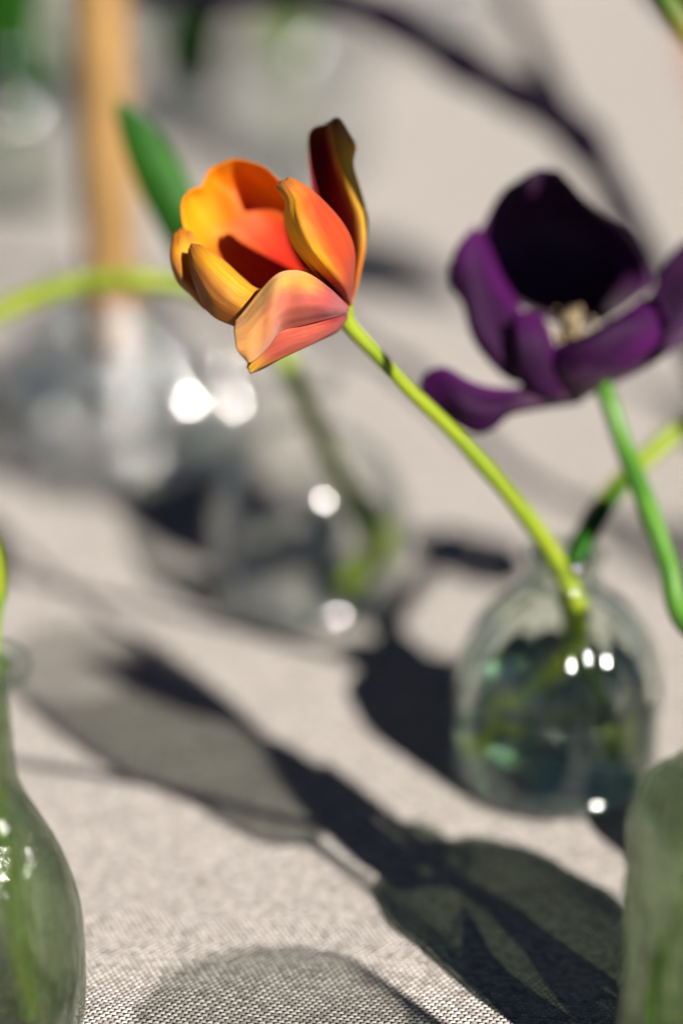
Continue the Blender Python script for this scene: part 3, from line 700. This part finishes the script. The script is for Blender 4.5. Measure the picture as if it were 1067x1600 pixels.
def thin_stem():
    t2 = thing('tulip', 'thin leaning tulip in the pressed bottle beyond the right edge', 'tulip', FR + Vector((0.004, 0, 0.02)), 'tulips standing in the bottles')
    pts = [FR + Vector((0.006, 0, 0.01)), FR + Vector((0.001, -0.003, 0.13)), S(470, 1284, 0.165), S(400, 1268, 0.195), S(250, 1228, 0.24), S(120, 1205, 0.28), S(10, 1188, 0.315), S(-80, 1180, 0.34)]
    tube('stem', pts, [0.0026, 0.0024, 0.0022, 0.002, 0.002, 0.002, 0.002, 0.002], M['stem'], t2, 70, 12)
    bloom(t2, S(-80, 1180, 0.34), Vector((-0.2, -0.2, 1)), 0.05, 0.02, M['tulip_orange'], 0.2, 6)
    t3 = thing('tulip', 'leafy base of a cut tulip inside the pressed bottle at the right edge', 'tulip', FR + Vector((0.0, 0, 0.008)), 'tulips standing in the bottles')
    tube('stem', [FR + Vector((-0.012, -0.01, 0.01)), FR + Vector((-0.006, -0.004, 0.06)), FR + Vector((0.002, 0.002, 0.125)), FR + Vector((0.012, -0.004, 0.19))], [0.0034] * 4, M['stem'], t3, 40, 12)
    tulip_leaf(t3, [FR + Vector((-0.014, -0.012, 0.012)), FR + Vector((-0.024, -0.014, 0.04)), FR + Vector((-0.022, -0.012, 0.07)), FR + Vector((-0.008, -0.004, 0.098))], 0.009, M['leaf_lime'], 0.3, Vector((0.6, 0.8, 0)), 31)
    tulip_leaf(t3, [FR + Vector((0.010, -0.014, 0.010)), FR + Vector((0.002, -0.028, 0.035)), FR + Vector((0.004, -0.028, 0.065)), FR + Vector((0.006, -0.010, 0.1))], 0.008, M['leaf'], 0.3, Vector((1, 0, 0)), 32)
thin_stem()

def blockers():
    bottle('bottle', 'small clear bottle half hidden behind the pressed glass bottle at the right edge', SB,
           [(0.020, 0.0), (0.0232, 0.004), (0.0240, 0.014), (0.0235, 0.030), (0.019, 0.041), (0.011, 0.048), (0.0085, 0.056), (0.0085, 0.082)],
           0.0022, M['glass'], 0.03, [(0.0095, 0.0815, 0.002)])
    t = thing('tulip', 'unseen dark tulip added beyond the right edge to shade the purple one', 'tulip', SB + Vector((0, 0, 0.02)), 'tulips standing in the bottles')
    c = P(890, 385, 0.917) + SUN * 0.19  # unseen head added on the sun ray to shade the purple top petal
    b = c + Vector((0.006, -0.01, -0.028))
    tube('stem', [SB + Vector((0.003, 0, 0.01)), SB + Vector((0.003, 0, 0.083)), SB + Vector((0.016, 0.0, 0.17)), b + Vector((0.003, 0, -0.03)), b], [0.003] * 5, M['stem_dark'], t, 60, 14)
    bloom(t, b, Vector((-0.1, 0.15, 1)), 0.062, 0.028, M['dark_purple'], 0.35, 77)
    t = thing('tulip', 'unseen tall tulip added in the pressed bottle to shade the orange tulip from above the picture', 'tulip', FR + Vector((0.006, 0, 0.02)), 'tulips standing in the bottles')
    c = P(500, 268, 0.85) + SUN * 0.2  # unseen bud added on the sun ray to shade the tall orange petal
    b = c + Vector((0.004, -0.004, -0.024))
    tube('stem', [FR + Vector((0.008, 0, 0.01)), FR + Vector((0.0, -0.004, 0.132)), FR + Vector((-0.004, 0.004, 0.22)), FR + Vector((-0.018, 0.03, 0.30)), b], [0.0026, 0.0024, 0.002, 0.002, 0.0022], M['stem_dark'], t, 60, 14)
    bloom(t, b, Vector((-0.15, 0.1, 1)), 0.056, 0.0078, M['dark_purple'], 0.15, 78)
blockers()

def shadow_glass(label, s, a0, h1, h2, rb, rs=0.003, rf=0.03):  # unseen glass added only to throw its shadow onto the cloth
    loc = SA(s, a0); loc.z = 0.001
    t = thing('shadow_glass', label, 'glass', loc, 'unseen wine glasses added for their shadows')
    k = h2 - h1
    outer = smooth_prof([(rs, h1 - 0.006), (rs * 2, h1), (rb * 0.50, h1 + k * 0.08), (rb * 0.62, h1 + k * 0.28), (rb * 0.95, h1 + k * 0.5), (rb * 1.04, h1 + k * 0.75), (rb, h2)], 8)
    inner = [(max(0.0008, r - 0.0012), z) for r, z in outer if z > h1 + 0.004]
    lathe('bowl', [(0, h1 - 0.006)] + outer + [(outer[-1][0] - 0.0006, h2 + 0.0004)] + list(reversed(inner)) + [(0, h1 + 0.003)], loc, M['glass_thin'], t, 72)
    lathe('glass_stem', [(0, 0.004), (rs * 2.2, 0.004), (rs, 0.012), (rs * 0.9, h1 * 0.5), (rs, h1 - 0.0062), (0, h1 - 0.0062)], loc, M['glass_thin'], t, 40)
    lathe('foot', [(0, 0), (rf, 0), (rf, 0.0012), (rf * 0.5, 0.0024), (0, 0.0038)], loc, M['glass_thin'], t, 64)
shadow_glass('unseen tall wine glass added beyond the right edge for its grey shadow', 0.4400, 0.355, 0.215, 0.345, 0.035)
shadow_glass('unseen wide wine glass added beyond the lower right corner for its curved shadow', 0.364, 0.20, 0.12, 0.265, 0.047)

# ------------------------------------------------------------------ bottle at the left edge
FL = Vector((-0.1135, 0.651, 0))
def left_bottle():
    bottle('bottle', 'tall green-tinted bottle with a ring mouth cut off by the left edge', FL,
           [(0.0265, 0.0), (0.029, 0.004), (0.0302, 0.02), (0.030, 0.042), (0.0275, 0.056), (0.0235, 0.068), (0.018, 0.080), (0.0135, 0.090), (0.0117, 0.100), (0.0112, 0.120), (0.0115, 0.134)],
           0.0025, M['glass_pressed'], 0.085, [(0.0152, 0.1345, 0.0038, 'ring_glass')])
    t = thing('tulip', 'bright green tulip stem and leaf rising from the bottle at the left edge', 'tulip', FL + Vector((0, 0, 0.02)), 'tulips standing in the bottles')
    tube('stem', [FL + Vector((0.012, -0.006, 0.01)), FL + Vector((0.008, -0.004, 0.06)), FL + Vector((0.0, 0, 0.13)), P(-20, 960, 0.745), P(-8, 900, 0.74), P(-30, 820, 0.73), P(-90, 740, 0.72)], [0.0035] * 7, M['stem'], t, 60, 14)
    tulip_leaf(t, [FL + Vector((0.004, 0, 0.11)), P(-26, 980, 0.745), P(-20, 920, 0.745), P(-28, 860, 0.74), P(-50, 800, 0.73)], 0.006, M['leaf_lime'], 0.4, Vector((1, 0.2, 0)), 8)
    bloom(t, P(-90, 740, 0.72), Vector((-1, 0.1, 0.7)), 0.055, 0.022, M['tulip_orange'], 0.3, 44)
left_bottle()

# ------------------------------------------------------------------ round bottle in the middle with the arching tulip
MB_ = Vector((-0.0145, 0.957, 0))
def middle():
    bottle('bottle', 'round clear bottle behind the orange tulip, full of water and light', MB_,
           [(0.029, 0.0), (0.035, 0.005), (0.0415, 0.020), (0.0435, 0.038), (0.0405, 0.056), (0.032, 0.071), (0.020, 0.080), (0.0125, 0.085), (0.0115, 0.096), (0.012, 0.108)],
           0.0026, M['glass_bold'], 0.052, [(0.0135, 0.107, 0.0026), (0.0300, 0.009, 0.0085)], lambda r, z, a: r * (1 + 0.022 * math.cos(a * 8) * min(1, z / 0.02) * (1 - z / 0.12)) if r > 0.014 else r, ringmat=M['crystal'])
    t = thing('tulip', 'lime tulip stem arching left from the round bottle, with one dark green leaf', 'tulip', MB_ + Vector((0, 0, 0.01)), 'tulips standing in the bottles')
    pts = [MB_ + Vector((0.030, 0.0, 0.022)), MB_ + Vector((0.024, 0, 0.04)), MB_ + Vector((0.004, 0, 0.085)), P(470, 610, 1.02), P(440, 555, 1.015), P(390, 495, 1.01), P(320, 455, 1.0), P(240, 440, 1.0), P(150, 440, 1.0), P(60, 462, 1.0), P(-20, 498, 1.0), P(-120, 560, 1.0)]
    tube('stem', pts, [0.005, 0.0048, 0.0045, 0.0044, 0.0044, 0.0042, 0.0042, 0.0042, 0.0042, 0.0042, 0.0042, 0.004], M['stem'], t, 110, 16)
    tulip_leaf(t, [MB_ + Vector((0.014, -0.006, 0.012)), MB_ + Vector((0.028, -0.008, 0.026)), MB_ + Vector((0.031, -0.006, 0.042)), MB_ + Vector((0.018, 0, 0.062))], 0.007, M['stem'], 0.3, Vector((1, 0, -0.4)), 41)  # lime blade added to stand for the stem as magnified by the water
    tulip_leaf(t, [P(330, 450, 1.0), P(310, 410, 0.985), P(285, 355, 0.97), P(255, 290, 0.965), P(222, 225, 0.96), P(195, 178, 0.955), P(183, 158, 0.955)], 0.0098, M['leaf'], 0.35, Vector((0.95, 0.0, 0.35)), 3)
    bloom(t, P(-120, 560, 1.0), P(-200, 650, 1.0) - P(-120, 560, 1.0), 0.055, 0.022, M['tulip_orange'], 0.3, 45)
middle()

# ------------------------------------------------------------------ candle in a squat bottle behind at the left
CB = Vector((-0.111, 1.105, 0))
def candle():
    def flutes(r, z, a):
        return r * (1 + 0.055 * math.cos(a * 13 + 0.5)) if r > 0.022 else r
    bottle('candle_holder', 'squat fluted crystal holder at the back left under the tan candle', CB,
           [(0.042, 0.0), (0.049, 0.006), (0.050, 0.014), (0.044, 0.022), (0.043, 0.027), (0.049, 0.036), (0.049, 0.046), (0.040, 0.056), (0.038, 0.060), (0.036, 0.068), (0.026, 0.076), (0.0175, 0.083), (0.0165, 0.092)],
           0.0035, M['crystal'], None, [(0.0185, 0.0905, 0.003), (0.0178, 0.081, 0.0025)], flutes, group=None)
    t = thing('candle', 'tall tan wax candle standing in the squat bottle', 'candle', CB + Vector((0, 0, 0.06)))
    lathe('wax_stick', [(0, 0.060), (0.0105, 0.060), (0.0135, 0.075), (0.0135, 0.36), (0.0125, 0.366), (0.009, 0.368), (0, 0.3665)], CB, M['wax'], t, 64)
    tube('wick', [CB + Vector((0, 0, 0.364)), CB + Vector((0.0005, 0, 0.372)), CB + Vector((0.002, 0, 0.378))], [0.0008, 0.0008, 0.0007], M['wick'], t, 8, 8)
candle()

# ------------------------------------------------------------------ bottles and greenery far back, all out of focus
def knobbly(n, kz, amp):
    return lambda r, z, a: r * (1 + amp * math.cos(a * n) * math.cos(z * kz)) if r > 0.02 else r
def back_bottle(label, loc, h, r, water, seed):
    bottle('bottle', label, loc, [(r * 0.8, 0.0), (r * 0.97, 0.005), (r, h * 0.18), (r, h * 0.45), (r * 0.85, h * 0.6), (r * 0.5, h * 0.72), (r * 0.3, h * 0.8), (r * 0.28, h)],
           0.0026, M['crystal'], water, [(r * 0.32, h - 0.001, 0.0026)], knobbly(6, 170, 0.045))
def greenery(label, loc, h, seed, n, mat='leaf_lime', w=0.012, L0=0.085):
    loc = Vector(loc); rnd = random.Random(seed)
    t = thing('leafy_sprig', label, 'sprig', loc + Vector((0, 0, 0.01)), 'leafy sprigs in the far bottles')
    top = loc + Vector((rnd.uniform(-0.02, 0.02), rnd.uniform(-0.02, 0.02), h))
    tube('stem', [loc + Vector((0, 0, 0.012)), loc + Vector((0, 0, h * 0.5)), top], [0.0028, 0.0026, 0.0015], M['stem'], t, 30, 12)
    for k in range(n):
        f = 0.25 + 0.7 * k / max(1, n - 1); p = loc.lerp(top, f); a = k * 2.4 + seed
        d = Vector((math.cos(a), math.sin(a), 0)); L = L0 * (1.1 - 0.5 * f)
        if f < 0.8: d *= 0.35
        tulip_leaf(t, [p, p + d * L * 0.3 + Vector((0, 0, L * 0.35)), p + d * L * 0.7 + Vector((0, 0, L * 0.7)), p + d * L + Vector((0, 0, L * 0.8))], w, M[mat], 0.3, Vector((-math.sin(a), math.cos(a), 0)), seed + k)
def far():
    a = G(470, 268); back_bottle('tall clear bottle far back above the orange tulip, full of lime leaves', a, 0.16, 0.045, 0.07, 1)
    greenery('lime green leafy sprig in the far bottle above the orange tulip', Vector((a.x - 0.006, a.y, 0)), 0.24, 3, 18, 'leaf_lime', 0.019, 0.10)
    b = G(22, 330); back_bottle('clear bottle far back at the left edge beside the candle', b, 0.13, 0.040, 0.05, 2)
    greenery('dark green sprig in the far bottle at the left edge', Vector((b.x + 0.004, b.y, 0)), 0.20, 8, 20, 'leaf', 0.026, 0.11)
    c = G(270, 60); back_bottle('farthest bottle, between the candle and the lime sprig', c, 0.12, 0.038, 0.05, 3)
    greenery('dark green sprig in the farthest bottle behind the candle', Vector((c.x, c.y, 0)), 0.22, 12, 7, 'leaf')
    d = G(700, 70); back_bottle('far bottle at the top, behind the dark branch right of the lime sprig', d, 0.10, 0.034, 0.04, 4)
    e = Vector((0.184, 0.972, 0)); back_bottle('bottle at the right edge behind the purple tulip, holding the dark branch', e, 0.085, 0.028, 0.03, 2)
    t = thing('branch', 'dark bare branch arching over the top of the picture and down behind the purple tulip', 'branch', e + Vector((0, 0, 0.01)))
    tube('limb', [e + Vector((0.004, 0, 0.010)), e + Vector((0, 0, 0.085)), P(1110, 610, 1.07), P(1050, 490, 1.10), P(1008, 400, 1.13), P(970, 325, 1.15), P(930, 250, 1.16), P(880, 192, 1.17), P(800, 144, 1.17), P(720, 98, 1.17), P(640, 48, 1.17), P(560, 8, 1.17), P(460, -10, 1.17), P(340, -14, 1.17), P(230, -24, 1.16), P(120, -80, 1.15)],
         [0.003, 0.004, 0.005, 0.0056, 0.0064, 0.0075, 0.0090, 0.0108, 0.0108, 0.0096, 0.0090, 0.0086, 0.0092, 0.0100, 0.0085, 0.006], M['bark'], t, 150, 14, wob=0.3)
    tube('twig', [P(880, 192, 1.17), P(845, 105, 1.25), P(812, 30, 1.32), P(785, -50, 1.38)], [0.0070, 0.0060, 0.0056, 0.0045], M['bark'], t, 40, 12, wob=0.3)
    for (lb, px_, h_, sd, m_, w_) in (('dense dark green sprig at the top left corner of the picture', (30, 70), 0.22, 51, 'leaf', 0.034),
                         ('dark broad-leaved sprig right of the candle', (292, 215), 0.11, 52, 'leaf', 0.026)):
        g_ = G(*px_); back_bottle('low far bottle under the ' + ('top left corner sprig' if px_[0] < 100 else 'broad-leaved sprig right of the candle'), g_, 0.07, 0.03, 0.04, 5)
        greenery(lb, g_, h_, sd, 18, m_, w_, 0.13 if px_[0] < 100 else 0.075)
    f = Vector((0.245, 1.105, 0)); back_bottle('bottle beyond the right edge level with the purple tulip', f, 0.10, 0.033, 0.05, 3)
    t = thing('tulip', 'dark tulip beyond the right edge level with the purple tulip', 'tulip', f + Vector((0, 0, 0.02)), 'tulips standing in the bottles')
    b = S(720, 470, 0.215)
    tube('stem', [f + Vector((0, 0, 0.012)), f + Vector((0, 0, 0.10)), (f + Vector((0, 0, 0.2))).lerp(b, 0.4), b], [0.003] * 4, M['stem_dark'], t, 50, 12)
    bloom(t, b, S(570, 415, 0.24) - b, 0.10, 0.042, M['dark_purple'], 0.3, 79)
far()

def bud_vases():
    for lb, (x, y), r, h in (
        ('small round bud vase left of the crystal candle holder', (70, 668), 0.026, 0.062),
        ('small round bud vase right behind the candle holder, under the arching lime stem', (350, 712), 0.025, 0.060),
        ('small round bud vase straight behind the candle holder', (225, 640), 0.025, 0.075),
        ('small round bud vase far back behind the left bud vase', (120, 610), 0.024, 0.070)):
        bottle('bottle', lb, G(x, y), [(r * 0.6, 0.0), (r * 0.85, 0.003), (r * 0.98, r * 0.55), (r, r * 0.95), (r * 0.86, r * 1.45), (r * 0.5, r * 1.8), (r * 0.34, h * 0.86), (r * 0.34, h)],
               0.0022, M['crystal'], r * 0.9, [(r * 0.38, h - 0.0008, 0.0024)], group='round bud vases at the back left')
bud_vases()
